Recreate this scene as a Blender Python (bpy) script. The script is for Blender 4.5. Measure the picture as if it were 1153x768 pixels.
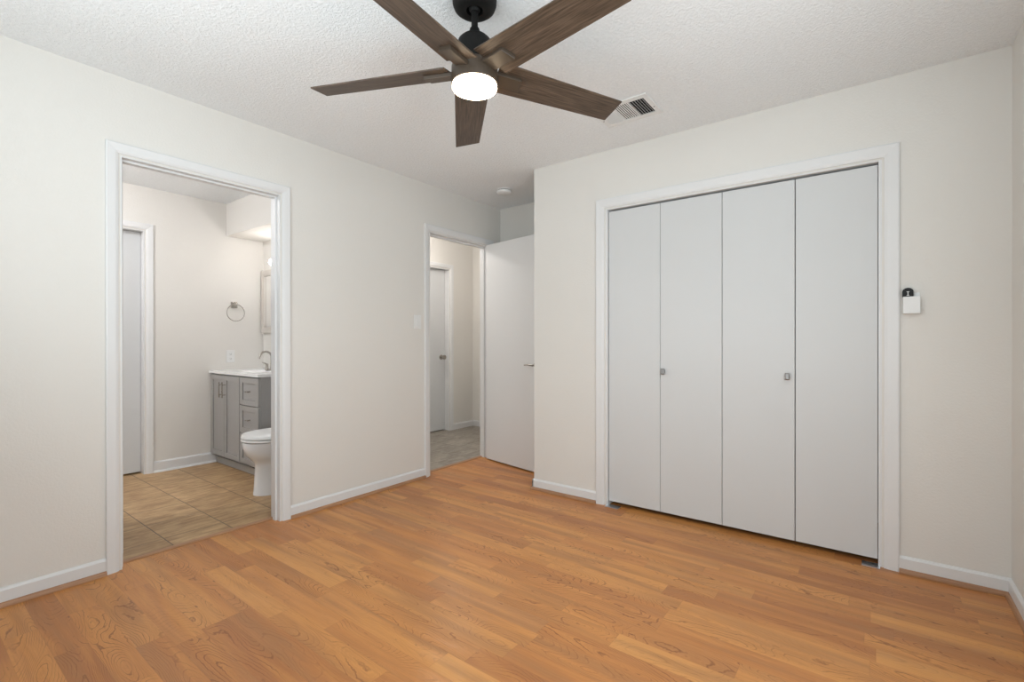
import bpy, bmesh, math, random
from mathutils import Vector, Matrix
PI = math.pi
random.seed(4)
S = bpy.context.scene
C = S.collection
for o in list(bpy.data.objects):
    bpy.data.objects.remove(o)

# ------------------------------------------------------------------ camera
YAW, PITCH, ROLL, CAMH, CAMX = .6466, -.0012, -.0005, 1.1355, 2.978
fw = Vector((-math.sin(YAW)*math.cos(PITCH), math.cos(YAW)*math.cos(PITCH), math.sin(PITCH)))
rt = Vector((math.cos(YAW), math.sin(YAW), 0)); up = rt.cross(fw)
rt, up = rt*math.cos(ROLL)+up*math.sin(ROLL), -rt*math.sin(ROLL)+up*math.cos(ROLL)
cam = bpy.data.cameras.new('camera'); co = bpy.data.objects.new('camera', cam); C.objects.link(co)
cam.sensor_width = 36; cam.lens = 541.08/1153*36; cam.clip_start = .02
co.matrix_world = Matrix(((rt.x, up.x, -fw.x, CAMX), (rt.y, up.y, -fw.y, 0), (rt.z, up.z, -fw.z, CAMH), (0, 0, 0, 1)))
S.camera = co
# ------------------------------------------------------------------ light
S.view_settings.view_transform = 'Standard'; S.view_settings.look = 'None'
S.view_settings.gamma = 1; S.view_settings.use_curve_mapping = False
S.view_settings.exposure = 0.11
w = bpy.data.worlds.new('world'); S.world = w; w.use_nodes = True
w.node_tree.nodes['Background'].inputs[0].default_value = (.75, .87, 1, 1)
w.node_tree.nodes['Background'].inputs[1].default_value = .08
def area(name, loc, rot, sx, sy, e, col=(1, 1, 1)):
    l = bpy.data.lights.new(name, 'AREA'); l.shape = 'RECTANGLE'; l.size = sx; l.size_y = sy; l.energy = e; l.color = col
    o = bpy.data.objects.new(name, l); o.location = loc; o.rotation_euler = rot; C.objects.link(o); return o
def point(name, loc, e, r, col=(1, 1, 1)):
    l = bpy.data.lights.new(name, 'POINT'); l.energy = e; l.shadow_soft_size = r; l.color = col
    o = bpy.data.objects.new(name, l); o.location = loc; C.objects.link(o); return o
# daylight arriving through the window behind the camera
# sky light through the back window, plus added upward fills and added side light
L = dict(sky_b=3, fill_b=29.5, side_r=27, fill_r=3, hall=19.5, bath=34)
DAY = (.855, .955, 1)
area('window_daylight', (1.75, -.36, 1.45), (PI/2, 0, 0), 1.9, 1.3, L['sky_b'], DAY)
area('ceiling_fill_back', (1.75, -.27, 1.45), (PI/2+.6, 0, 0), 1.8, 1.2, L['fill_b'], DAY)  # added upward fill to brighten the ceiling, standing in for bounced flash
area('side_fill', (3.50, .95, 1.45), (PI/2, 0, PI/2), 1.3, 1.3, L['side_r'], DAY)  # added side light that evens out the room
area('ceiling_fill_side', (3.43, .95, 1.45), (PI/2+.6, 0, PI/2), 1.2, 1.2, L['fill_r'], DAY)  # weaker added upward fill from the right side
# hall ceiling bulb, and an added fill light in the bathroom
point('hall_bulb', (-.68, 3.42, 2.30), L['hall'], .05, (1, .95, .90))
point('bathroom_fill', (-1.15, .35, 2.32), L['bath'], .08, (.97, .975, 1))  # fill added to lift the bathroom walls, no fixture behind it

# ------------------------------------------------------------------ node helpers
class NT:
    def __init__(s, name):
        s.m = bpy.data.materials.new(name); s.m.use_nodes = True; s.t = s.m.node_tree
        s.b = s.t.nodes['Principled BSDF']; s.out = s.t.nodes['Material Output']
    def n(s, typ, **kw):
        x = s.t.nodes.new(typ)
        for k, v in kw.items(): setattr(x, k, v)
        return x
    def put(s, sock, v):
        if isinstance(v, bpy.types.NodeSocket): s.t.links.new(v, sock)
        else: sock.default_value = v
    def math(s, op, a, b=0, c=0, clamp=False):
        x = s.n('ShaderNodeMath', operation=op); x.use_clamp = clamp
        s.put(x.inputs[0], a); s.put(x.inputs[1], b)
        if op in ('MULTIPLY_ADD', 'COMPARE', 'SMOOTH_MIN'): s.put(x.inputs[2], c)
        return x.outputs[0]
    def comb(s, a, b, c):
        x = s.n('ShaderNodeCombineXYZ')
        for i, v in enumerate((a, b, c)): s.put(x.inputs[i], v)
        return x.outputs[0]
    def pos(s):
        g = s.n('ShaderNodeNewGeometry'); x = s.n('ShaderNodeSeparateXYZ')
        s.t.links.new(g.outputs['Position'], x.inputs[0]); return x.outputs
    def obj(s):
        g = s.n('ShaderNodeTexCoord'); return g.outputs['Object']
    def noise(s, vec, scale, detail=2, rough=.5, dist=0):
        x = s.n('ShaderNodeTexNoise'); s.put(x.inputs['Vector'], vec); x.inputs['Scale'].default_value = scale
        x.inputs['Detail'].default_value = detail; x.inputs['Roughness'].default_value = rough; x.inputs['Distortion'].default_value = dist
        return x.outputs[0]
    def white(s, vec):
        x = s.n('ShaderNodeTexWhiteNoise', noise_dimensions='3D'); s.put(x.inputs['Vector'], vec); return x.outputs
    def ramp(s, f, stops, interp='LINEAR'):
        x = s.n('ShaderNodeValToRGB'); s.put(x.inputs[0], f); e = x.color_ramp.elements; x.color_ramp.interpolation = interp
        while len(e) < len(stops): e.new(.5)
        for i, (p, c) in enumerate(stops):
            e[i].position = p; e[i].color = (*c, 1) if len(c) == 3 else c
        return x.outputs[0]
    def mix(s, f, a, b, blend='MIX'):
        x = s.n('ShaderNodeMix', data_type='RGBA', blend_type=blend)
        s.put(x.inputs[0], f)
        for i, v in ((6, a), (7, b)):
            if not isinstance(v, bpy.types.NodeSocket) and len(v) == 3: v = (*v, 1)
            s.put(x.inputs[i], v)
        return x.outputs[2]
    def mapr(s, v, a, b, c, d):
        x = s.n('ShaderNodeMapRange'); s.put(x.inputs[0], v)
        for i, q in enumerate((a, b, c, d)): x.inputs[i+1].default_value = q
        return x.outputs[0]
    def bump(s, h, strength, dist):
        x = s.n('ShaderNodeBump'); x.inputs['Strength'].default_value = strength; x.inputs['Distance'].default_value = dist
        s.put(x.inputs['Height'], h); s.put(s.b.inputs['Normal'], x.outputs[0])
    def fin(s, col=None, rough=.5, metal=0, spec=.5):
        if col is not None:
            if not isinstance(col, bpy.types.NodeSocket): col = (*col, 1)
            s.put(s.b.inputs['Base Color'], col)
        s.put(s.b.inputs['Roughness'], rough); s.b.inputs['Metallic'].default_value = metal
        s.b.inputs['Specular IOR Level'].default_value = spec
        return s.m

def paint(name, col, rough=.6, bscale=180, bdist=.001, bstr=.3, var=.03, spec=.4):
    t = NT(name); p = t.pos(); v = t.comb(p[0], p[1], p[2])
    n = t.noise(v, 1.3, 2)
    c = t.mix(t.mapr(n, .3, .7, 0, 1), tuple(x*(1-var) for x in col), tuple(min(1, x*(1+var)) for x in col))
    t.bump(t.noise(v, bscale, 3, .6), bstr, bdist)
    return t.fin(c, rough, 0, spec)
M = {}
M['wall'] = paint('wall_paint', (.765, .74, .70), .75, 95, .003, .35, .012, .25)
M['white'] = paint('white_trim_paint', (.77, .768, .766), .42, 60, .001, .12, .01)
M['entry'] = paint('entry_door_paint', (.80, .80, .80), .45, 40, .001, .12, .01)
M['door'] = paint('white_door_paint', (.655, .66, .66), .48, 35, .001, .12, .012)
M['plastic'] = paint('white_plastic', (.82, .82, .81), .35, 40, .0005, .05, .01)
M['grey'] = paint('grey_cabinet_paint', (.37, .36, .35), .4, 70, .001, .1, .02)
M['porcelain'] = paint('porcelain', (.85, .85, .86), .12, 5, .0003, .02, .005, .6)
M['counter'] = paint('cultured_marble', (.86, .86, .86), .15, 8, .0003, .02, .01, .5)
M['dark'] = paint('duct_shade', (.02, .02, .02), .8)
M['black'] = paint('black_plastic', (.008, .008, .008), .45, 60, .0005, .1, .02, .25)
M['framegrey'] = paint('greige_frame', (.62, .58, .53), .45, 60, .001, .1, .03)
def metal(name, col, rough, sc=200):
    t = NT(name); n = t.noise(t.obj(), sc, 2)
    return t.fin(col, t.mapr(n, .3, .7, rough*.8, rough*1.25), 1)
M['nickel'] = metal('brushed_nickel', (.42, .39, .355), .26)
M['steel'] = metal('brushed_steel_pull', (.33, .33, .33), .42)
M['zinc'] = metal('zinc_bracket', (.75, .78, .82), .35)
M['fanblack'] = paint('matte_black_metal', (.008, .0075, .007), .6, 220, .0005, .1, .05, .2)
M['bronze'] = paint('bronze_metal', (.058, .041, .028), .45, 220, .0005, .1, .05)
t = NT('mirror_glass'); M['mirror'] = t.fin((.9, .9, .9), t.mapr(t.noise(t.obj(), 3), 0, 1, .01, .03), 1)
def glow(name, col, e):
    t = NT(name); n = t.noise(t.obj(), 4); t.put(t.b.inputs['Emission Color'], (*col, 1))
    t.put(t.b.inputs['Emission Strength'], t.mapr(n, 0, 1, e*.97, e*1.03)); return t.fin((.9, .9, .88), .4)
M['fanglow'] = glow('frosted_diffuser_lit', (1, .80, .54), 13.0)
M['bulb'] = glow('globe_bulb_lit', (1, .97, .945), 27.0)
M['hallglow'] = glow('hall_dome_lit', (1, .94, .88), 2.0)

# popcorn ceiling
t = NT('popcorn_ceiling'); p = t.pos(); v = t.comb(p[0], p[1], p[2])
a = t.noise(v, 75, 4, .65, .4); b = t.noise(v, 170, 2, .6)
h = t.math('ADD', t.mapr(a, .38, .66, 0, 1), t.math('MULTIPLY', b, .5))
t.bump(h, .62, .004)
M['ceil'] = t.fin(t.mix(t.mapr(a, .35, .65, 0, 1), (.885, .905, .915), (.945, .965, .975)), .9, 0, .1)

# laminate strip floor: strips run along X
def laminate(name):
    t = NT(name); p = t.pos(); W = .0965
    yy = t.math('DIVIDE', t.math('ADD', p[1], .002+10*W), W); row = t.math('FLOOR', yy); fy = t.math('FRACT', yy)
    r = t.white(t.comb(row, 3.3, 1.7))[0]
    ln = t.mapr(t.white(t.comb(row, 8.1, 2.2))[0], 0, 1, .48, .85)
    xx = t.math('ADD', t.math('DIVIDE', p[0], ln), t.math('MULTIPLY', r, 7)); cell = t.math('FLOOR', xx); fx = t.math('FRACT', xx)
    wn = t.white(t.comb(row, cell, .5)); r1 = wn[0]
    r2 = t.white(t.comb(cell, row, 9.5))[0]; r3 = t.white(t.comb(cell, row, 4.5))[0]
    base = t.ramp(r1, [(0, (0.431, 0.164, 0.053)), (.1, (0.490, 0.192, 0.058)), (.3, (0.554, 0.224, 0.067)), (.55, (0.588, 0.248, 0.073)), (.78, (0.632, 0.281, 0.084)), (.94, (0.65, 0.30, 0.092)), (1, (0.461, 0.201, 0.077))])
    # broad grey / red drift inside strips
    gv = t.comb(t.math('MULTIPLY_ADD', p[0], 1.3, t.math('MULTIPLY', r1, 31)), t.math('MULTIPLY', p[1], 13), t.math('MULTIPLY', r2, 17))
    drift = t.noise(gv, 1, 2, .5, .4)
    base = t.mix(t.mapr(drift, .47, .72, 0, .75), base, (0.384, 0.172, 0.066))
    base = t.mix(t.mapr(drift, .30, .48, .55, 0), base, (0.711, 0.322, 0.090))
    # cathedral growth rings: smooth long contours with a second fine set between them
    cv = t.comb(t.math('MULTIPLY_ADD', p[0], 1.7, t.math('MULTIPLY', r2, 41)), t.math('MULTIPLY', p[1], 6.5), t.math('MULTIPLY', r3, 23))
    cn = t.noise(cv, 1.0, 1.0, .5, .25)
    jit = t.math('MULTIPLY', t.noise(t.comb(t.math('MULTIPLY', p[0], 30), t.math('MULTIPLY', p[1], 45), r2), 1, 2, .6), .022)
    cj = t.math('ADD', cn, jit)
    ring = t.math('FRACT', t.math('MULTIPLY', cj, 34))
    ln1 = t.mapr(t.math('ABSOLUTE', t.math('SUBTRACT', ring, .5)), 0, .14, 1, 0)
    ring2 = t.math('FRACT', t.math('MULTIPLY', cj, 102))
    ln2 = t.mapr(t.math('ABSOLUTE', t.math('SUBTRACT', ring2, .5)), 0, .4, 1, 0)
    fade = t.mapr(t.noise(cv, 2.3, 2), .38, .58, 0, 1)
    amt = t.math('MULTIPLY', t.math('MULTIPLY', ln1, fade), t.mapr(r3, .1, .7, .2, .95))
    col = t.mix(t.math('MULTIPLY', ln2, t.mapr(r3, .2, .8, .05, .20)), base, (0.353, 0.126, 0.036))
    col = t.mix(amt, col, (0.230, 0.075, 0.021))
    col = t.mix(t.math('MULTIPLY', t.mapr(ring, .5, 1, 0, 1), t.mapr(r3, .2, .8, .03, .16)), col, (0.384, 0.146, 0.043))
    # small dark flecks and fibre
    fv = t.comb(t.math('MULTIPLY', p[0], 7), t.math('MULTIPLY', p[1], 190), r1)
    fib = t.noise(fv, 1, 3, .6)
    col = t.mix(t.mapr(fib, .52, .75, 0, .28), col, (0.326, 0.122, 0.037))
    col = t.mix(t.mapr(fib, .25, .45, .14, 0), col, (0.816, 0.398, 0.138))
    fl = t.noise(t.comb(t.math('MULTIPLY', p[0], 16), t.math('MULTIPLY', p[1], 60), r2), 1, 2)
    col = t.mix(t.mapr(fl, .72, .79, 0, .8), col, (0.164, 0.057, 0.019))
    # strip joints
    ey = t.math('MINIMUM', fy, t.math('SUBTRACT', 1, fy)); ex = t.math('MULTIPLY', t.math('MINIMUM', fx, t.math('SUBTRACT', 1, fx)), 5)
    ed = t.mapr(t.math('MINIMUM', ey, ex), 0, .02, .18, 0)
    col = t.mix(ed, col, (0.269, 0.100, 0.032))
    t.bump(fib, .08, .0005)
    return t.fin(col, t.mapr(t.noise(gv, 2, 2), .3, .7, .30, .42), 0, .42)
M['laminate'] = laminate('maple_laminate')
def woodplain(name, dark, light, ax=0, rough=.45, sc=1.0, stretch=8):
    t = NT(name); s = t.n('ShaderNodeSeparateXYZ'); t.put(s.inputs[0], t.obj()); q = [s.outputs[i] for i in range(3)]
    f = [t.math('MULTIPLY', q[i], (stretch if i == ax else 170)*sc) for i in range(3)]
    g = [t.math('MULTIPLY', q[i], (2.0 if i == ax else 22)*sc) for i in range(3)]
    a = t.noise(t.comb(*f), 1, 4, .65, .3); b = t.noise(t.comb(*g), 1, 2, .5, .6)
    col = t.mix(t.mapr(a, .3, .7, 0, 1), dark, light)
    col = t.mix(t.mapr(b, .35, .7, 0, .5), col, dark)
    t.bump(a, .15, .0006)
    return t.fin(col, rough, 0, .4)
M['blade'] = woodplain('weathered_wood_blade', (.030, .020, .013), (.155, .105, .072), 0, .45)
M['blade_edge'] = M['bronze']
M['shoe_y'] = woodplain('oak_moulding_along_wall', (.33, .165, .085), (.54, .30, .16), 1, .4)
M['shoe_x'] = woodplain('oak_moulding_across', (.30, .15, .08), (.50, .28, .15), 0, .4)

# stone tile with streaks
def tile(name, dark, light, grout):
    t = NT(name); p = t.pos(); W = .308
    X = t.math('DIVIDE', t.math('ADD', p[0], .89+10*W), W); Y = t.math('DIVIDE', t.math('ADD', p[1], -1.303+10*W), W)
    cx, cy, fx, fy = t.math('FLOOR', X), t.math('FLOOR', Y), t.math('FRACT', X), t.math('FRACT', Y)
    r = t.white(t.comb(cx, cy, 2.5))[0]
    v = t.comb(t.math('MULTIPLY', p[0], 28), t.math('MULTIPLY_ADD', p[1], 7, t.math('MULTIPLY', r, 9)), r)
    a = t.noise(v, 1, 5, .68, .5); b = t.noise(t.comb(p[0], p[1], r), 5, 3, .55)
    a2 = t.mapr(t.math('ADD', t.math('MULTIPLY', a, .72), t.math('MULTIPLY', b, .28)), .36, .62, 0, 1)
    col = t.mix(a2, dark, light)
    col = t.mix(t.mapr(r, 0, 1, 0, .22), col, dark)
    ex = t.math('MULTIPLY', t.math('MINIMUM', fx, t.math('SUBTRACT', 1, fx)), .5); ey = t.math('MINIMUM', fy, t.math('SUBTRACT', 1, fy))
    g = t.mapr(t.math('MINIMUM', ex, ey), .0055, .012, 1, 0)
    gx = t.math('MULTIPLY', g, t.mapr(t.math('LESS_THAN', ey, ex), 0, 1, .45, 1.0))
    col = t.mix(gx, col, grout)
    t.bump(t.math('SUBTRACT', a2, t.math('MULTIPLY', g, 1.5)), .25, .0015)
    return t.fin(col, .45, 0, .4)
M['tile'] = tile('streaked_stone_tile', (.31, .18, .085), (.60, .40, .21), (.12, .085, .05))
M['halltile'] = tile('streaked_tile_hall_light', (.215, .185, .15), (.44, .395, .335), (.14, .115, .09))  # bathroom tile again, greyed to carry the cooler hall light

# ------------------------------------------------------------------ mesh helpers
def bx(bm, x0, x1, y0, y1, z0, z1, mat=None):
    vs = [bm.verts.new((x, y, z)) for z in (z0, z1) for y in (y0, y1) for x in (x0, x1)]
    if mat: 
        for v_ in vs: v_.co = mat @ v_.co
    for f in ((0, 2, 3, 1), (4, 5, 7, 6), (0, 1, 5, 4), (2, 6, 7, 3), (0, 4, 6, 2), (1, 3, 7, 5)):
        bm.faces.new([vs[i] for i in f])
def box(*a, mat=None):
    bm = bmesh.new(); bx(bm, *a, mat=mat); return bm
def prism(bm, pts, fn):
    """pts: 2D outline; fn(p, k) -> 3D for k=0/1 ends"""
    a = [bm.verts.new(fn(p, 0)) for p in pts]; b = [bm.verts.new(fn(p, 1)) for p in pts]
    n = len(pts)
    bm.faces.new(a); bm.faces.new(b[::-1])
    for i in range(n): bm.faces.new([a[i], b[i], b[(i+1) % n], a[(i+1) % n]])
def lathe(bm, prof, n=40, c=(0, 0, 0), ax='z', cap=True):
    rings = []
    for r, h in prof:
        ring = []
        for i in range(n):
            a = 2*PI*i/n; u, v = r*math.cos(a), r*math.sin(a)
            q = {'z': (u, v, h), 'y': (u, h, v), 'x': (h, u, v)}[ax]
            ring.append(bm.verts.new(Vector(c)+Vector(q)))
        rings.append(ring)
    for a, b in zip(rings, rings[1:]):
        for i in range(n): bm.faces.new([a[i], a[(i+1) % n], b[(i+1) % n], b[i]])
    if cap:
        for r_ in (rings[0], rings[-1]): bm.faces.new(r_)
def tube(bm, pts, r, n=12, cap=True):
    pts = [Vector(p_) for p_ in pts]; rings = []
    rs = r if isinstance(r, (list, tuple)) else [r]*len(pts)
    nrm = None
    for i, p_ in enumerate(pts):
        d = (pts[min(i+1, len(pts)-1)]-pts[max(i-1, 0)]).normalized()
        if nrm is None:
            nrm = d.orthogonal().normalized()
        nrm = (nrm-d*nrm.dot(d)).normalized(); bn = d.cross(nrm)
        rings.append([bm.verts.new(p_+(nrm*math.cos(2*PI*k/n)+bn*math.sin(2*PI*k/n))*rs[i]) for k in range(n)])
    for a, b in zip(rings, rings[1:]):
        for i in range(n): bm.faces.new([a[i], a[(i+1) % n], b[(i+1) % n], b[i]])
    if cap: bm.faces.new(rings[0]); bm.faces.new(rings[-1])
def torus(bm, c, R, r, ax='x', n=48, m=10):
    vs = []
    for i in range(n):
        a = 2*PI*i/n; row = []
        for j in range(m):
            b = 2*PI*j/m; u = (R+r*math.cos(b))*math.cos(a); v = (R+r*math.cos(b))*math.sin(a); w_ = r*math.sin(b)
            q = {'x': (w_, u, v), 'y': (u, w_, v), 'z': (u, v, w_)}[ax]
            row.append(bm.verts.new(Vector(c)+Vector(q)))
        vs.append(row)
    for i in range(n):
        for j in range(m):
            bm.faces.new([vs[i][j], vs[(i+1) % n][j], vs[(i+1) % n][(j+1) % m], vs[i][(j+1) % m]])
def obj(name, bm, m, parent=None, bevel=0, smooth=False, seg=2):
    bmesh.ops.recalc_face_normals(bm, faces=bm.faces)
    me = bpy.data.meshes.new(name); bm.to_mesh(me); bm.free()
    o = bpy.data.objects.new(name, me); C.objects.link(o); me.materials.append(m)
    if parent: o.parent = parent
    if bevel:
        md = o.modifiers.new('bevel', 'BEVEL'); md.width = bevel; md.segments = seg; md.limit_method = 'ANGLE'; md.angle_limit = .6
    if smooth:
        for f in me.polygons: f.use_smooth = True
        try:
            me.set_sharp_from_angle(angle=.7)
        except Exception: pass
    return o
def struct(name, bm, m, parent=None, **k):
    o = obj(name, bm, m, parent, **k)
    if not parent: o['kind'] = 'structure'
    return o
def sempty(name, loc=(0, 0, 0), rz=0):
    o = bpy.data.objects.new(name, None); C.objects.link(o); o.location = loc; o.rotation_euler = (0, 0, rz)
    o.empty_display_size = .1; return o
def tag(o, label, cat, group=None):
    o['label'] = label; o['category'] = cat
    if group: o['group'] = group
    return o
def thing(name, label, cat, loc=(0, 0, 0), rz=0, group=None):
    return tag(sempty(name, loc, rz), label, cat, group)
def doorroot(name, loc=(0, 0, 0), rz=0):
    o = sempty(name, loc, rz); o['kind'] = 'structure'; return o

H = 2.44
LX = 0.0; YC = 3.032; XR = 3.463; XA = .902; YF = 3.753; YB = -.30
BX = -1.97; BY = 2.37; HX = -1.30; HY = 4.80; T = .11
def wall_y(x0, x1, y0, y1, ops, z1=H):
    """wall running along y with door openings [(a, b, zlo, zhi)]"""
    bm = bmesh.new(); c = y0
    for a, b, lo, hi in sorted(ops):
        bx(bm, x0, x1, c, a, 0, z1)
        if lo > 0: bx(bm, x0, x1, a, b, 0, lo)
        bx(bm, x0, x1, a, b, hi, z1); c = b
    bx(bm, x0, x1, c, y1, 0, z1); return bm
def wall_x(y0, y1, x0, x1, ops, z1=H):
    bm = bmesh.new(); c = x0
    for a, b, lo, hi in sorted(ops):
        bx(bm, c, a, y0, y1, 0, z1)
        if lo > 0: bx(bm, a, b, y0, y1, 0, lo)
        bx(bm, a, b, y0, y1, hi, z1); c = b
    bx(bm, c, x1, y0, y1, 0, z1); return bm
# ------------------------------------------------------------------ shell
D1 = (.731, 1.533, 0, 2.051)       # bathroom doorway
D2 = (2.798, 3.575, 0, 2.047)       # hall doorway
DC = (1.497, 3.006, 0, 2.038)      # closet
DB = (.62, 1.378, 0, 2.07)         # door in bathroom back wall
DH = (3.60, 4.362, 0, 2.03)        # door in hall wall
struct('wall_left', wall_y(-T, 0, YB-T, HY+T, [D1, D2]), M['wall'])
struct('wall_front', wall_x(YC, YC+.10, XA, XR, [DC]), M['wall'])
struct('wall_alcove_side', box(XA, XA+.10, YC+.10, YF, 0, H), M['wall'])
struct('wall_far', box(0, XR+T, YF, YF+T, 0, H), M['wall'])
struct('wall_right', wall_y(XR, XR+T, YB-T, YF, [(.3, 1.6, .8, 2.1)]), M['wall'])
struct('wall_back', wall_x(YB-T, YB, 0, XR, [(.8, 2.7, .8, 2.1)]), M['wall'])
struct('wall_bathroom_back', wall_y(BX-T, BX, -.6, BY+T, [DB]), M['wall'])
struct('wall_bathroom_far', box(BX, -T, BY, BY+T, 0, H), M['wall'])
struct('wall_bathroom_near', box(BX, -T, -.6, -.5, 0, H), M['wall'])
struct('wall_bathroom_near_side', box(-T, 0, -.6, YB-T, 0, H), M['wall'])
struct('wall_bathroom_soffit', box(BX, -T, 2.022, BY, 2.133, H), M['wall'])
struct('wall_hall_side', wall_y(HX-T, HX, BY+T, HY+T, [DH]), M['wall'])
struct('wall_hall_end', box(HX, -T, HY, HY+T, 0, H), M['wall'])
struct('wall_hall_lightblock', wall_y(HX-.8, HX-.7, 3.2, HY+T, []), M['wall'])  # unseen backing walls, added behind the closed doors to block sky light
struct('wall_bathroom_lightblock', wall_y(BX-.8, BX-.7, -.6, BY+T, []), M['wall'])
struct('wall_lightblock_divider', box(BX-.7, HX-T, BY+T, BY+T+.1, 0, H), M['wall'])
struct('wall_lightblock_end', box(BX-.7, BX-T, -.6, -.5, 0, H), M['wall'])
struct('wall_hall_lightblock_end', box(HX-.7, HX-T, HY, HY+T, 0, H), M['wall'])
struct('ceiling', box(-2.8, XR+T, -.6, HY+T, H, H+.1), M['ceil'])
TH = -.095                                     # where laminate meets tile
fb = bmesh.new(); bx(fb, 0, XR+T, YB-T, YF+T, -.06, 0)
for a, b, _, _ in (D1, D2): bx(fb, TH, 0, a, b, -.06, 0)
struct('floor', fb, M['laminate'])
fb = bmesh.new(); bx(fb, -2.8, -T, -.6, BY+T, -.06, 0); bx(fb, -T, TH, D1[0], D1[1], -.06, 0)
struct('floor_bathroom', fb, M['tile'])
fb = bmesh.new(); bx(fb, -2.8, -T, BY+T, HY+T, -.06, 0); bx(fb, -T, TH, D2[0], D2[1], -.06, 0)
struct('floor_hall', fb, M['halltile'])
# unseen windows: one behind the camera, one added right for side light
def win(name, a, b, fn):
    bm = bmesh.new()
    for q in ((a, a+.05, .8, 2.1), (b-.05, b, .8, 2.1), (a+.05, b-.05, .8, .85), (a+.05, b-.05, 2.05, 2.1), ((a+b)/2-.02, (a+b)/2+.02, .85, 2.05)):
        bx(bm, *fn(q[0], q[1]), q[2], q[3])
    struct(name, bm, M['white'])
win('window_1', .8, 2.7, lambda p, q: (p, q, YB-.10, YB-.07))
win('window_added', .3, 1.6, lambda p, q: (XR+.07, XR+.10, p, q))

# baseboards + wooden shoe mouldings
BT, BH = .012, .081
def board(name, a, b, side, wallc, h=BH, t=BT, z0=.0, m=None, lip=True):
    """side: '+x' board on a wall whose face looks to +x, etc."""
    pts = [(0, z0), (t, z0), (t, h-.012), (t*.45, h-.002), (0, h)]
    sg = 1 if side[0] == '+' else -1
    bm = bmesh.new()
    if side[1] == 'x': prism(bm, pts, lambda q, k: (wallc+sg*q[0], (a, b)[k], q[1]))
    else: prism(bm, pts, lambda q, k: ((a, b)[k], wallc+sg*q[0], q[1]))
    return struct(name, bm, m or M['white'], bevel=.0015)
def shoe(name, a, b, side, wallc, m, r=.013, h=.021, t0=BT):
    pts = [(0, 0)]+[(r*math.cos(q)+t0, h*math.sin(q)) for q in [i*PI/12 for i in range(7)]]+[(0, h)]
    sg = 1 if side[0] == '+' else -1
    bm = bmesh.new()
    if side[1] == 'x': prism(bm, pts, lambda q, k: (wallc+sg*q[0], (a, b)[k], q[1]))
    else: prism(bm, pts, lambda q, k: ((a, b)[k], wallc+sg*q[0], q[1]))
    return struct(name, bm, m, smooth=True)
CW = .059
board('baseboard_left', YB, D1[0]-CW, '+x', 0, z0=.02)
board('baseboard_left_middle', D1[1]+CW, D2[0]-CW, '+x', 0, z0=.02)
board('baseboard_left_end', D2[1]+CW, YF-BT, '+x', 0, z0=.02)
board('baseboard_front_left', XA-BT, DC[0]-.068, '-y', YC, z0=.02)
board('baseboard_front_right', DC[1]+.068, XR, '-y', YC, z0=.02)
board('baseboard_right', YB, YC-BT, '-x', XR, z0=.02)
board('baseboard_far', 0, XA, '-y', YF, z0=.02)
board('baseboard_alcove', YC-BT, YF-BT, '-x', XA, z0=.02)
shoe('trim_1', YB, D1[0]-CW, '+x', 0, M['shoe_y'])
shoe('trim_2', D1[1]+CW, D2[0]-CW, '+x', 0, M['shoe_y'])
shoe('trim_3', XA-BT-.012, DC[0]-.068, '-y', YC, M['shoe_x'])
shoe('trim_4', DC[1]+.068, XR-BT, '-y', YC, M['shoe_x'])
shoe('trim_5', YB, YC-BT-.0135, '-x', XR, M['shoe_y'])
shoe('trim_6', YC-BT-.0, YF-BT, '-x', XA, M['shoe_y'])
shoe('trim_7', 0, XA-BT-.013, '-y', YF, M['shoe_x'])
board('baseboard_bathroom', DB[1]+CW, 1.925, '+x', BX, h=.095)
board('baseboard_hall_side', DH[1]+CW, HY-BT, '+x', HX, h=.078)
board('baseboard_hall_end', HX+BT, -T, '-y', HY, h=.078)
# white quarter-round along bathroom baseboard
pts = [(0, 0)]+[(.014*math.cos(i*PI/12)+BT, .016*math.sin(i*PI/12)) for i in range(7)]
# door casings (ranch profile), header + two sides mitred
def casing(name, axis, face, sg, a, b, top, w, t=.015, skip_b=False):
    """axis 'y': opening runs along y on wall plane x=face, sg = outward direction"""
    g = .009
    prof = [(0, 0), (0, .006), (w*.22, t*.72), (w*.30, t*.78), (w*.9, t), (w, t*.85), (w, 0)]
    bm = bmesh.new()
    def P(u, d, z): return (face+sg*d, u, z) if axis == 'y' else (u, face+sg*d, z)
    loops = []
    path = [(a-g, 0, -1, 0), (a-g, top+g, -1, 1), (b+g, top+g, 1, 1), (b+g, 0, 1, 0)]
    for (u, z, du, dz) in path:
        loops.append([bm.verts.new(P(u+du*q[0], q[1], z+dz*q[0])) for q in prof])
    n = len(prof)
    for l0, l1 in zip(loops, loops[1:]):
        for i in range(n): bm.faces.new([l0[i], l0[(i+1) % n], l1[(i+1) % n], l1[i]])
    bm.faces.new(loops[0]); bm.faces.new(loops[-1])
    return struct(name, bm, M['white'])
def jamb(name, axis, c0, c1, a, b, top, t=.006, tt=None, stop=None, sd=.011, sw=.035):
    """thin liner inside an opening; c0..c1 wall depth"""
    bm = bmesh.new(); tt = tt or t
    def B(u0, u1, d0, d1, z0, z1):
        if axis == 'y': bx(bm, d0, d1, u0, u1, z0, z1)
        else: bx(bm, u0, u1, d0, d1, z0, z1)
    B(a-.0, a+t, c0, c1, 0, top); B(b-t, b, c0, c1, 0, top); B(a+t, b-t, c0, c1, top-tt, top)
    if stop:
        B(a+t, a+t+sd, stop, stop+sw, 0, top-t); B(b-t-sd, b-t, stop, stop+sw, 0, top-t); B(a+t+sd, b-t-sd, stop, stop+sw, top-t-sd, top-t)
    return struct(name, bm, M['white'], bevel=.001)
casing('trim_8', 'y', 0, 1, D1[0], D1[1], D1[3], CW-.009)
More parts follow.
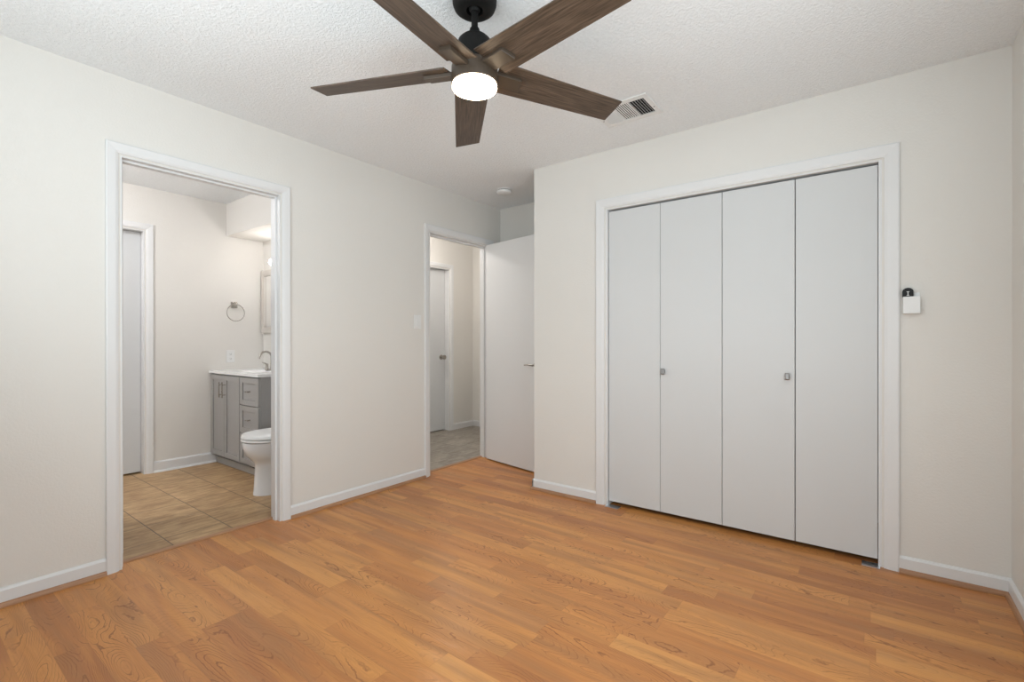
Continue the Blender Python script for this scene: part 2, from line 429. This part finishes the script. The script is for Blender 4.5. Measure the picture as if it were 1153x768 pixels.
jamb('trim_9', 'y', -T, .0005, D1[0], D1[1], D1[3], stop=-.07)
casing('trim_10', 'y', 0, 1, D2[0], D2[1], D2[3], CW-.009)
jamb('trim_11', 'y', -T, .0005, D2[0], D2[1], D2[3], stop=-.085)
casing('trim_12', 'x', YC, -1, DC[0], DC[1], DC[3], .060)
jamb('trim_13', 'x', YC-.0005, YC+.1, DC[0], DC[1], DC[3], t=.0135, tt=.006)
casing('trim_14', 'y', BX, 1, DB[0], DB[1], DB[3], CW-.009)
jamb('trim_15', 'y', BX-T, BX+.0005, DB[0], DB[1], DB[3])
casing('trim_16', 'y', HX, 1, DH[0], DH[1], DH[3], CW-.009)
jamb('trim_17', 'y', HX-T, HX+.0005, DH[0], DH[1], DH[3])
casing('trim_18', 'y', -T, -1, D1[0]+.0, D1[1], D1[3], CW-.009)
casing('trim_19', 'y', -T, -1, D2[0], D2[1], D2[3], CW-.009)
# thresholds (wood transition strips)
def threshold(name, y0, y1):
    bm = bmesh.new(); x0, x1 = -.118, -.072
    prism(bm, [(x0, 0), (x1, 0), (x1, .004), (x1-.008, .008), (x0+.012, .008), (x0, .003)], lambda q, k: (q[0], (y0, y1)[k], q[1]))
    struct(name, bm, M['shoe_y'])
threshold('trim_20', D1[0]+.0065, D1[1]-.0065); threshold('trim_21', D2[0]+.0065, D2[1]-.0065)
struct('trim_22', (lambda bm: (prism(bm, pts, lambda q, k: (BX+q[0], (DB[1]+CW, 1.925)[k], q[1])), bm)[1])(bmesh.new()), M['white'])

# ------------------------------------------------------------------ closet bifold doors
edges = [1.514, 1.874, 2.249, 2.628, 2.990]
YD = 3.05
def knob_bm(c):
    bm = bmesh.new(); x, y, z = c
    # tapered square pull: small foot widening to a bevelled face
    def ring(h, w, d): return [bm.verts.new((x+sx*w, y-d, z+sz*h)) for sx, sz in ((-1, -1), (1, -1), (1, 1), (-1, 1))]
    rs = [ring(.011, .007, 0), ring(.010, .006, .010), ring(.019, .011, .017), ring(.019, .011, .024), ring(.014, .007, .027)]
    for a, b in zip(rs, rs[1:]):
        for i in range(4): bm.faces.new([a[i], a[(i+1) % 4], b[(i+1) % 4], b[i]])
    bm.faces.new(rs[0]); bm.faces.new(rs[-1]); return bm
for k, (i0, kx) in enumerate(((0, 1.897), (2, 2.593))):
    r = doorroot('door_%d' % (k+1), (edges[i0], YD, 0))
    tag(r, ('left pair of flat white folding closet doors' if k == 0 else 'right pair of flat white folding closet doors'), 'closet door')
    for j in (i0, i0+1):
        g = .0012 if j in (0, 1) else .0022
        l = edges[j]+(g if j > 0 else 0); rr = edges[j+1]-(g if j < 3 else 0)
        obj('door_panel', box(l-edges[i0], rr-edges[i0], 0, .03, .03, 2.021), M['door'], r, bevel=.001)
    obj('knob', knob_bm((kx-edges[i0], 0, .936)), M['steel'], r)
def bracket(x0, x1, label):
    bm = bmesh.new()
    bx(bm, x0, x1, YC-.032, YC+.03, .0005, .003); bx(bm, x0 if x0 < 2 else x1-.003, (x0+.003) if x0 < 2 else x1, YC-.005, YC+.03, .003, .026)
    tag(obj('floor_bracket', bm, M['zinc']), label, 'bracket', 'floor brackets of the closet doors')
bracket(1.503, 1.60, 'metal floor bracket at bottom left corner of closet doors')
bracket(2.925, 3.000, 'metal floor bracket at bottom right corner of closet doors')

# ------------------------------------------------------------------ bedroom door leaf (open)
r = doorroot('door_3', (.022, 3.508, 0), math.atan2(-.116, .605)); tag(r, 'flat white bedroom door standing open in the alcove', 'door')
obj('door_panel', box(0, .762, 0, .035, .012, 2.042), M['entry'], r, bevel=.0015)
def lever(parent, x, z, y0, sg, ln, dirx):
    bm = bmesh.new()
    lathe(bm, [(.026, 0), (.026, -.006*sg if False else sg*.006), (.020, sg*.010), (.010, sg*.012), (.009, sg*.045), (.007, sg*.05)], 24, (x, y0, z), 'y')
    tube(bm, [(x, y0+sg*.045, z), (x+dirx*.02, y0+sg*.050, z+.001), (x+dirx*ln*.6, y0+sg*.048, z+.003), (x+dirx*ln, y0+sg*.044, z-.001)], [.009, .0075, .006, .005], 10)
    obj('lever_handle', bm, M['nickel'], parent, smooth=True)
lever(r, .675, .925, 0, -1, .105, -1)
lever(r, .675, .925, .035, 1, .105, -1)
for hz in (.25, 1.02, 1.80):
    bm = bmesh.new(); lathe(bm, [(.006, hz-.045), (.006, hz+.045)], 12, (-.004, .004, 0)); obj('hinge', bm, M['white'], r, smooth=True)
# hall door (closed)
r = doorroot('door_4', (HX-.075, DH[0], 0)); tag(r, 'white hall door with silver knob, seen through the doorway', 'door')
obj('door_panel', box(-.035, 0, .008, DH[1]-DH[0]-.008, .012, DH[3]-.009), M['door'], r, bevel=.0015)
bm = bmesh.new(); ky = 4.285-DH[0]
lathe(bm, [(.03, 0), (.03, .006), (.022, .010), (.011, .014), (.010, .035), (.024, .042), (.029, .055), (.026, .068), (.012, .074)], 28, (0, ky, .925), 'x')
obj('knob', bm, M['nickel'], r, smooth=True)
# bathroom inner door (closed)
r = doorroot('door_5', (BX-.075, DB[0], 0)); tag(r, 'flat white door in back wall of bathroom', 'door')
obj('door_panel', box(-.035, 0, .008, DB[1]-DB[0]-.008, .014, DB[3]-.009), M['door'], r, bevel=.0015)
# bathroom door leaf folded back into the bathroom, only its hinge edge shows
r = doorroot('door_6', (-.135, D1[0]+.008, 0)); tag(r, 'bathroom door opened inward, only its white edge showing beside the jamb', 'door')
obj('door_panel', box(-.76, 0, 0, .035, .03, 2.035), M['door'], r, bevel=.0015)
for hz in (.25, 1.78):
    bm = bmesh.new(); bx(bm, -.001, .0015, .004, .03, hz-.045, hz+.045); obj('hinge', bm, M['white'], r)

# ------------------------------------------------------------------ ceiling fan
FX, FY, FZ = 1.753, 1.386, 2.169
fan = thing('ceiling_fan', 'black ceiling fan with five weathered wood blades and lit round lamp', 'ceiling fan', (FX, FY, 0))
bm = bmesh.new()
lathe(bm, [(.030, 2.425), (.032, 2.398), (.050, 2.394), (.066, 2.398), (.078, 2.408), (.084, 2.424), (.085, 2.4395)], 48)
obj('canopy', bm, M['fanblack'], fan, smooth=True)
bm = bmesh.new()
lathe(bm, [(.004, 2.392), (.016, 2.394), (.023, 2.404), (.024, 2.414), (.018, 2.426)], 32)
obj('hanger_ball', bm, M['fanblack'], fan, smooth=True)
bm = bmesh.new(); lathe(bm, [(.0125, 2.30), (.0125, 2.40)], 24); obj('downrod', bm, M['fanblack'], fan, smooth=True)
bm = bmesh.new()
lathe(bm, [(.0135, 2.335), (.018, 2.330), (.021, 2.318), (.030, 2.306), (.034, 2.300), (.050, 2.294), (.062, 2.282), (.068, 2.264), (.070, 2.235), (.071, 2.205), (.074, 2.188)], 48)
obj('motor_dome', bm, M['fanblack'], fan, smooth=True)
bm = bmesh.new()
lathe(bm, [(.060, 2.188), (.084, 2.186), (.088, 2.180), (.089, 2.130), (.087, 2.116), (.080, 2.1145)], 56)
obj('motor_housing', bm, M['bronze'], fan, smooth=True)
bm = bmesh.new()
lathe(bm, [(.083, 2.117), (.085, 2.113), (.086, 2.103), (.084, 2.098), (.078, 2.0955), (.04, 2.0945), (.002, 2.094)], 56)
obj('lamp_diffuser', bm, M['fanglow'], fan, smooth=True)
phi, tl = 3.478, -.247
def blade(k):
    a = phi-k*2*PI/5
    R3 = Matrix.Rotation(a, 4, 'Z') @ Matrix.Translation((0, 0, FZ)) @ Matrix.Rotation(tl, 4, 'X')
    e = bpy.data.objects.new('blade', None)
    out = [(.090, -.063), (.659, .025), (.641, .148), (.090, .089)]
    bm = bmesh.new(); th = .006
    prism(bm, out, lambda q, kk: (q[0], q[1], (0, th)[kk]))
    b = obj('blade', bm, M['blade'], fan, bevel=.0015)
    # object x axis runs along the blade so the grain follows it
    b.data.transform(Matrix.Rotation(-.132, 4, 'Z')); b.matrix_local = R3 @ Matrix.Rotation(.132, 4, 'Z')
    bm = bmesh.new()
    s = math.sin(.14); cc = math.cos(.14)
    out = [(.070, -.036), (.185, -.030), (.205, -.004), (.190, .034), (.070, .036)]
    out = [(.072, -.030), (.186, -.030), (.200, .030), (.072, .030)]
    prism(bm, out, lambda q, kk: (q[0], q[1]-.0, (-.016, .0005)[kk]))
    h_ = obj('blade_bracket', bm, M['bronze'], b, bevel=.003)
    return b
for k in range(5): blade(k)

# ------------------------------------------------------------------ ceiling vent
VX0, VX1, VY0, VY1 = 1.683, 2.018, 2.437, 2.703
vent = thing('ceiling_vent', 'white three-way air vent in ceiling beyond a fan blade tip', 'vent', ((VX0+VX1)/2, (VY0+VY1)/2, H))
cx, cy = (VX0+VX1)/2, (VY0+VY1)/2
hx, hy = (VX1-VX0)/2, (VY1-VY0)/2
secs = [(-.137, -.052), (-.043, .043), (.052, .137)]; sy = .094
bm = bmesh.new()
def fr(x0, x1, y0, y1, z0=-.009, z1=-.0005): bx(bm, x0, x1, y0, y1, z0, z1)
fr(-hx, hx, -hy, -sy); fr(-hx, hx, sy, hy); fr(-hx, secs[0][0], -sy, sy); fr(secs[2][1], hx, -sy, sy)
fr(secs[0][1], secs[1][0], -sy, sy); fr(secs[1][1], secs[2][0], -sy, sy)
obj('vent_frame', bm, M['plastic'], vent, bevel=.003)
bm = bmesh.new(); bx(bm, -.14, .14, -.097, .097, -.0018, -.0004); obj('duct_shade_sheet', bm, M['dark'], vent)  # dark sheet stands in for the shade inside the duct
for si, ((a, b), tilt, n) in enumerate(zip(secs, (-.75, .1, 1.0), (6, 7, 6))):
    for i in range(n):
        x = a+(b-a)*(i+.5)/n
        wv = (.0115, .0075, .0075)[si]
        mt = Matrix.Translation((x, 0, -.0075)) @ Matrix.Rotation(tilt, 4, 'Y')
        bm = bmesh.new(); bx(bm, -wv/2, wv/2, -sy, sy, -.0005, .0005, mat=mt)
        obj('louver', bm, M['plastic'], vent)
for sx in (-.152, .152):
    bm = bmesh.new(); lathe(bm, [(.004, -.011), (.004, -.009)], 12, (sx, .03, 0)); obj('screw', bm, M['steel'], vent)
# smoke detector
sd = thing('smoke_detector', 'round white smoke detector on ceiling of the alcove', 'smoke detector', (.414, 3.285, H))
bm = bmesh.new(); lathe(bm, [(.045, -.006), (.066, -.006), (.066, -.0005), (.03, -.0005)], 40); obj('mounting_plate', bm, M['plastic'], sd, smooth=True)
bm = bmesh.new(); lathe(bm, [(.058, -.006), (.058, -.010)], 40); obj('vent_gap', bm, M['black'], sd)
bm = bmesh.new(); lathe(bm, [(.062, -.010), (.065, -.014), (.063, -.026), (.052, -.034), (.02, -.037), (.002, -.037)], 40); obj('cover', bm, M['plastic'], sd, smooth=True)

# ------------------------------------------------------------------ switch, outlet, wall remote
sw = thing('light_switch', 'white light switch plate on wall left of the hall doorway', 'light switch', (0, 2.664, 1.287))
obj('cover_plate', box(.0003, .006, -.037, .037, -.057, .057), M['plastic'], sw, bevel=.003)
bm = bmesh.new(); prism(bm, [(.006, -.034), (.011, -.034), (.0068, .034), (.006, .034)], lambda q, k: (q[0], (-.017, .017)[k], q[1]))
obj('rocker', bm, M['plastic'], sw, bevel=.001)
ol = thing('wall_outlet', 'white outlet on bathroom wall above the grey vanity', 'outlet', (BX, 2.058, .985))
obj('cover_plate', box(.0003, .006, -.037, .037, -.059, .059), M['plastic'], ol, bevel=.003)
for dz in (-.022, .022):
    rc = obj('receptacle', box(.006, .008, -.016, .016, dz-.014, dz+.014), M['plastic'], ol, bevel=.004)
    bm = bmesh.new(); bx(bm, .0079, .0085, -.008, -.006, dz-.004, dz+.006); bx(bm, .0079, .0085, .005, .007, dz-.004, dz+.006); bx(bm, .0079, .0085, -.002, .002, dz-.010, dz-.006)
    obj('slot', bm, M['black'], rc)
wh = thing('remote_holder', 'small open-topped white box on wall right of the closet', 'wall holder', (3.1195, YC, 1.306))
bm = bmesh.new(); hw = .032
bx(bm, -hw, hw, -.006, -.0005, -.042, .060)
bx(bm, -hw, hw, -.034, -.030, -.042, .040); bx(bm, -hw, -hw+.003, -.030, -.006, -.042, .040); bx(bm, hw-.003, hw, -.030, -.006, -.042, .040); bx(bm, -hw, hw, -.030, -.006, -.042, -.038)
obj('holder_body', bm, M['plastic'], wh, bevel=.002)
rm = thing('fan_remote', 'small black device with rounded top sitting in the white wall box', 'remote', (3.106, YC-.019, 1.340))
bm = bmesh.new()
op = [(-.021, .004)]+[(.021*math.cos(PI-i*PI/14)*(1), .030+.019*math.sin(i*PI/14)) for i in range(15)]+[(.021, .008), (.012, .006), (.012, -.060), (-.012, -.060), (-.012, .006)]
prism(bm, op, lambda q, k: (q[0], (-.009, .009)[k], q[1]))
obj('remote_body', bm, M['black'], rm, bevel=.0015)
bm = bmesh.new(); bx(bm, -.0015, .0015, -.0105, -.009, .012, .030); bx(bm, -.005, .005, -.0105, -.009, .028, .031); bx(bm, -.005, .005, -.0105, -.009, .011, .014)
obj('emblem', bm, M['plastic'], rm)

# ------------------------------------------------------------------ bathroom
VXL, VXR, VYF = BX+.003, -1.035, 1.90
van = thing('bathroom_vanity', 'grey shaker vanity cabinet with two doors and three drawers', 'cabinet', ((VXL+VXR)/2, 2.13, 0))
mx = (VXL+VXR)/2
def vb(x0, x1, y0, y1, z0, z1): return box(x0-mx, x1-mx, y0-2.13, y1-2.13, z0, z1)
bm = bmesh.new()
for q in ((VXL, VXL+.015, VYF, BY-.002, .085, .8345), (VXR-.015, VXR, VYF, BY-.002, .085, .8345), (VXL+.015, VXR-.015, VYF, BY-.002, .085, .10),
          (VXL+.015, VXR-.015, VYF, VYF+.016, .10, .8345), (VXL+.015, VXR-.015, BY-.014, BY-.002, .10, .8345)):
    bx(bm, q[0]-mx, q[1]-mx, q[2]-2.13, q[3]-2.13, q[4], q[5])
obj('cabinet_body', bm, M['grey'], van)
obj('toe_kick', vb(VXL+.02, VXR-.01, VYF+.035, BY-.01, 0.001, .085), M['grey'], van)
obj('base_moulding', vb(VXL+.02, VXR-.002, VYF+.022, VYF+.034, 0.001, .06), M['grey'], van, bevel=.003)
def shaker(bm, x0, x1, z0, z1, y, rail=.045):
    th = .018
    x0 -= mx; x1 -= mx; y -= 2.13
    bx(bm, x0, x1, y-th*.45, y-.0003, z0, z1)
    bx(bm, x0, x0+rail, y-th, y-th*.45, z0, z1); bx(bm, x1-rail, x1, y-th, y-th*.45, z0, z1)
    bx(bm, x0+rail, x1-rail, y-th, y-th*.45, z0, z0+rail); bx(bm, x0+rail, x1-rail, y-th, y-th*.45, z1-rail, z1)
for i, (x0, x1, px) in enumerate(((VXL+.004, -1.681, -1.712), (-1.677, -1.378, -1.648))):
    bm = bmesh.new(); shaker(bm, x0, x1, .092, .822, VYF); d = obj('door', bm, M['grey'], van, bevel=.0012)
    bm = bmesh.new(); X0 = px-mx; Y0 = VYF-.018-2.13
    tube(bm, [(X0, Y0-.028, .625), (X0, Y0-.028, .765)], .0055, 12)
    for z in (.65, .74): tube(bm, [(X0, Y0, z), (X0, Y0-.028, z)], .0045, 10)
    obj('pull', bm, M['nickel'], d, smooth=True)
for z0, z1 in ((.590, .822), (.352, .583), (.092, .345)):
    bm = bmesh.new(); shaker(bm, -1.368, VXR-.006, z0, z1, VYF); d = obj('drawer', bm, M['grey'], van, bevel=.0012)
    bm = bmesh.new(); zc = (z0+z1)/2; xc = (-1.368+VXR)/2-mx; yk = VYF-.0085-2.13
    lathe(bm, [(.006, 0), (.005, -.024), (.004, -.026)], 16, (xc, yk, zc), 'y')
    tube(bm, [(xc-.024, yk-.028, zc), (xc+.024, yk-.028, zc)], .0055, 12)
    obj('knob', bm, M['nickel'], d, smooth=True)
# countertop with basin
bm = bmesh.new(); nx, ny = 60, 36; X0, X1, Y0, Y1, Z0, Z1 = BX+.001, VXR+.02, VYF-.028, BY-.001, .835, .857
def topz(x, y):
    d = math.hypot((x+1.50)/.215, (y-2.10)/.145)
    return Z1-.10*(lambda q: q*q*(3-2*q))(min(1, (1-d)/.5)) if d < 1 else Z1
g = [[bm.verts.new((X0+(X1-X0)*i/nx, Y0+(Y1-Y0)*j/ny, topz(X0+(X1-X0)*i/nx, Y0+(Y1-Y0)*j/ny))) for j in range(ny+1)] for i in range(nx+1)]
for i in range(nx):
    for j in range(ny): bm.faces.new([g[i][j], g[i+1][j], g[i+1][j+1], g[i][j+1]])
lo = {}
rim = [(i, 0) for i in range(nx+1)]+[(nx, j) for j in range(1, ny+1)]+[(i, ny) for i in range(nx-1, -1, -1)]+[(0, j) for j in range(ny-1, 0, -1)]
for ij in rim:
    v_ = g[ij[0]][ij[1]]; lo[ij] = bm.verts.new((v_.co.x, v_.co.y, Z0))
for a, b in zip(rim, rim[1:]+rim[:1]): bm.faces.new([g[a[0]][a[1]], g[b[0]][b[1]], lo[b], lo[a]])
tag(obj('vanity_countertop', bm, M['counter'], smooth=True), 'white countertop with moulded basin on the grey vanity', 'countertop')
fc = thing('faucet', 'brushed nickel arched faucet on the white vanity top', 'faucet', (-1.50, 2.25, Z1))
arc = [(0, -.03, 0), (0, -.03, .06), (0, -.03, .125)]
for i in range(1, 10):
    a = PI*i/10*.93; arc.append((0, -.03-.055*(1-math.cos(a)), .125+.052*math.sin(a)))
arc.append((0, -.145, .112))
bm = bmesh.new(); tube(bm, arc, [.013, .011]+[.0095]*(len(arc)-2), 14); lathe(bm, [(.022, 0), (.022, .005), (.014, .01)], 24, (0, -.03, 0))
obj('spout', bm, M['nickel'], fc, smooth=True)
for sx in (-1, 1):
    bm = bmesh.new(); x = sx*.085
    lathe(bm, [(.020, 0), (.019, .006), (.012, .02), (.011, .05), (.013, .056), (.006, .062)], 20, (x, -.03, 0))
    tube(bm, [(x, -.03, .055), (x+sx*.015, -.045, .066), (x+sx*.03, -.06, .072)], [.007, .006, .005], 10)
    obj('handle', bm, M['nickel'], fc, smooth=True)
# mirror
mr = thing('framed_mirror', 'greige-framed mirror on wall above the bathroom vanity', 'mirror', (-1.50, BY, 1.21))
bm = bmesh.new(); mw, mh, fwid, dp = .45, .625, .058, .032
bx(bm, -mw, -mw+fwid, -dp, -.0005, 0, mh); bx(bm, mw-fwid, mw, -dp, -.0005, 0, mh)
bx(bm, -mw+fwid, mw-fwid, -dp, -.0005, 0, fwid); bx(bm, -mw+fwid, mw-fwid, -dp, -.0005, mh-fwid, mh)
obj('frame', bm, M['framegrey'], mr, bevel=.003)
obj('mirror_glass', box(-mw+fwid-.002, mw-fwid+.002, -.018, -.012, fwid-.002, mh-fwid+.002), M['mirror'], mr)
# vanity light
vl = thing('vanity_light', 'bathroom wall light with round glowing bulbs above the mirror', 'wall light', (-1.43, BY, 1.90))
obj('back_plate', box(-.22, .22, -.025, -.0005, -.03, .03), M['nickel'], vl, bevel=.004)
for dx in (-.16, 0, .16):
    bm = bmesh.new(); lathe(bm, [(.018, -.024), (.018, -.055), (.022, -.06)], 20, (dx, 0, 0), 'y'); s_ = obj('socket', bm, M['nickel'], vl, smooth=True)
    bm = bmesh.new(); bmesh.ops.create_uvsphere(bm, u_segments=24, v_segments=16, radius=.036, matrix=Matrix.Translation((dx, -.092, -.02)))
    obj('bulb', bm, M['bulb'], vl, smooth=True)
# towel ring
tr = thing('towel_ring', 'brushed nickel towel ring on bathroom wall', 'towel ring', (BX, 2.090, 1.48))
bm = bmesh.new(); bx(bm, .0004, .008, -.030, .030, -.030, .030); bx(bm, .008, .045, -.014, .014, -.018, .012)
obj('mount', bm, M['nickel'], tr, bevel=.002)
bm = bmesh.new(); torus(bm, (.040, 0, -.077), .080, .0042, 'x'); obj('ring', bm, M['nickel'], tr, smooth=True)
# toilet
TX = -.65
to = thing('toilet', 'white toilet beside the grey vanity, partly hidden by door frame', 'toilet', (TX, 2.0, 0))
def dloop(yf, yb, hw, z, n=40):
    L = []
    yc = yf+(yb-yf)*.42
    for i in range(n):
        a = 2*PI*i/n; c, s_ = math.cos(a), math.sin(a)
        ex = .95 if c > 0 else .62
        xx = hw*math.copysign(abs(s_)**(.95 if c > 0 else .7), s_)
        yy = yc-(yc-yf)*abs(c)**ex if c > 0 else yc+(yb-yc)*abs(c)**ex
        L.append((xx, yy-2.0, z))
    return L
def loft(loops, cap0=True, cap1=True):
    bm = bmesh.new(); rs = [[bm.verts.new(p_) for p_ in l] for l in loops]; n = len(rs[0])
    for a, b in zip(rs, rs[1:]):
        for i in range(n): bm.faces.new([a[i], a[(i+1) % n], b[(i+1) % n], b[i]])
    if cap0: bm.faces.new(rs[0])
    if cap1: bm.faces.new(rs[-1])
    return bm
obj('bowl', loft([dloop(1.668, 2.24, .118, 0.0005), dloop(1.668, 2.24, .118, .012), dloop(1.672, 2.24, .114, .03), dloop(1.678, 2.24, .108, .14), dloop(1.682, 2.25, .108, .215), dloop(1.676, 2.27, .118, .238),
    dloop(1.655, 2.29, .145, .262), dloop(1.620, 2.31, .170, .300), dloop(1.603, 2.32, .183, .345), dloop(1.597, 2.32, .187, .385), dloop(1.598, 2.32, .186, .394), dloop(1.62, 2.32, .172, .396),
    dloop(1.66, 2.06, .135, .392), dloop(1.70, 2.02, .11, .30), dloop(1.78, 1.96, .06, .22)]), M['porcelain'], to, smooth=True)
obj('seat', loft([dloop(1.596, 2.12, .186, .400), dloop(1.592, 2.12, .190, .405), dloop(1.594, 2.12, .188, .416), dloop(1.600, 2.12, .182, .418)]), M['plastic'], to, smooth=True)
obj('lid', loft([dloop(1.598, 2.13, .186, .4215), dloop(1.593, 2.13, .190, .426), dloop(1.596, 2.13, .187, .438), dloop(1.60, 2.11, .165, .450), dloop(1.70, 2.05, .09, .458)]), M['plastic'], to, smooth=True)
obj('tank', box(-.215, .215, .16, .35, .396, .75), M['porcelain'], to, bevel=.02, smooth=True, seg=4)
obj('tank_lid', box(-.225, .225, .15, .358, .751, .785), M['porcelain'], to, bevel=.01, smooth=True, seg=3)
bm = bmesh.new(); lathe(bm, [(.012, .159), (.012, .145)], 16, (-.16, 0, .69), 'y'); tube(bm, [(-.16, .143, .69), (-.10, .138, .685)], .006, 10)
obj('flush_lever', bm, M['nickel'], to, smooth=True)
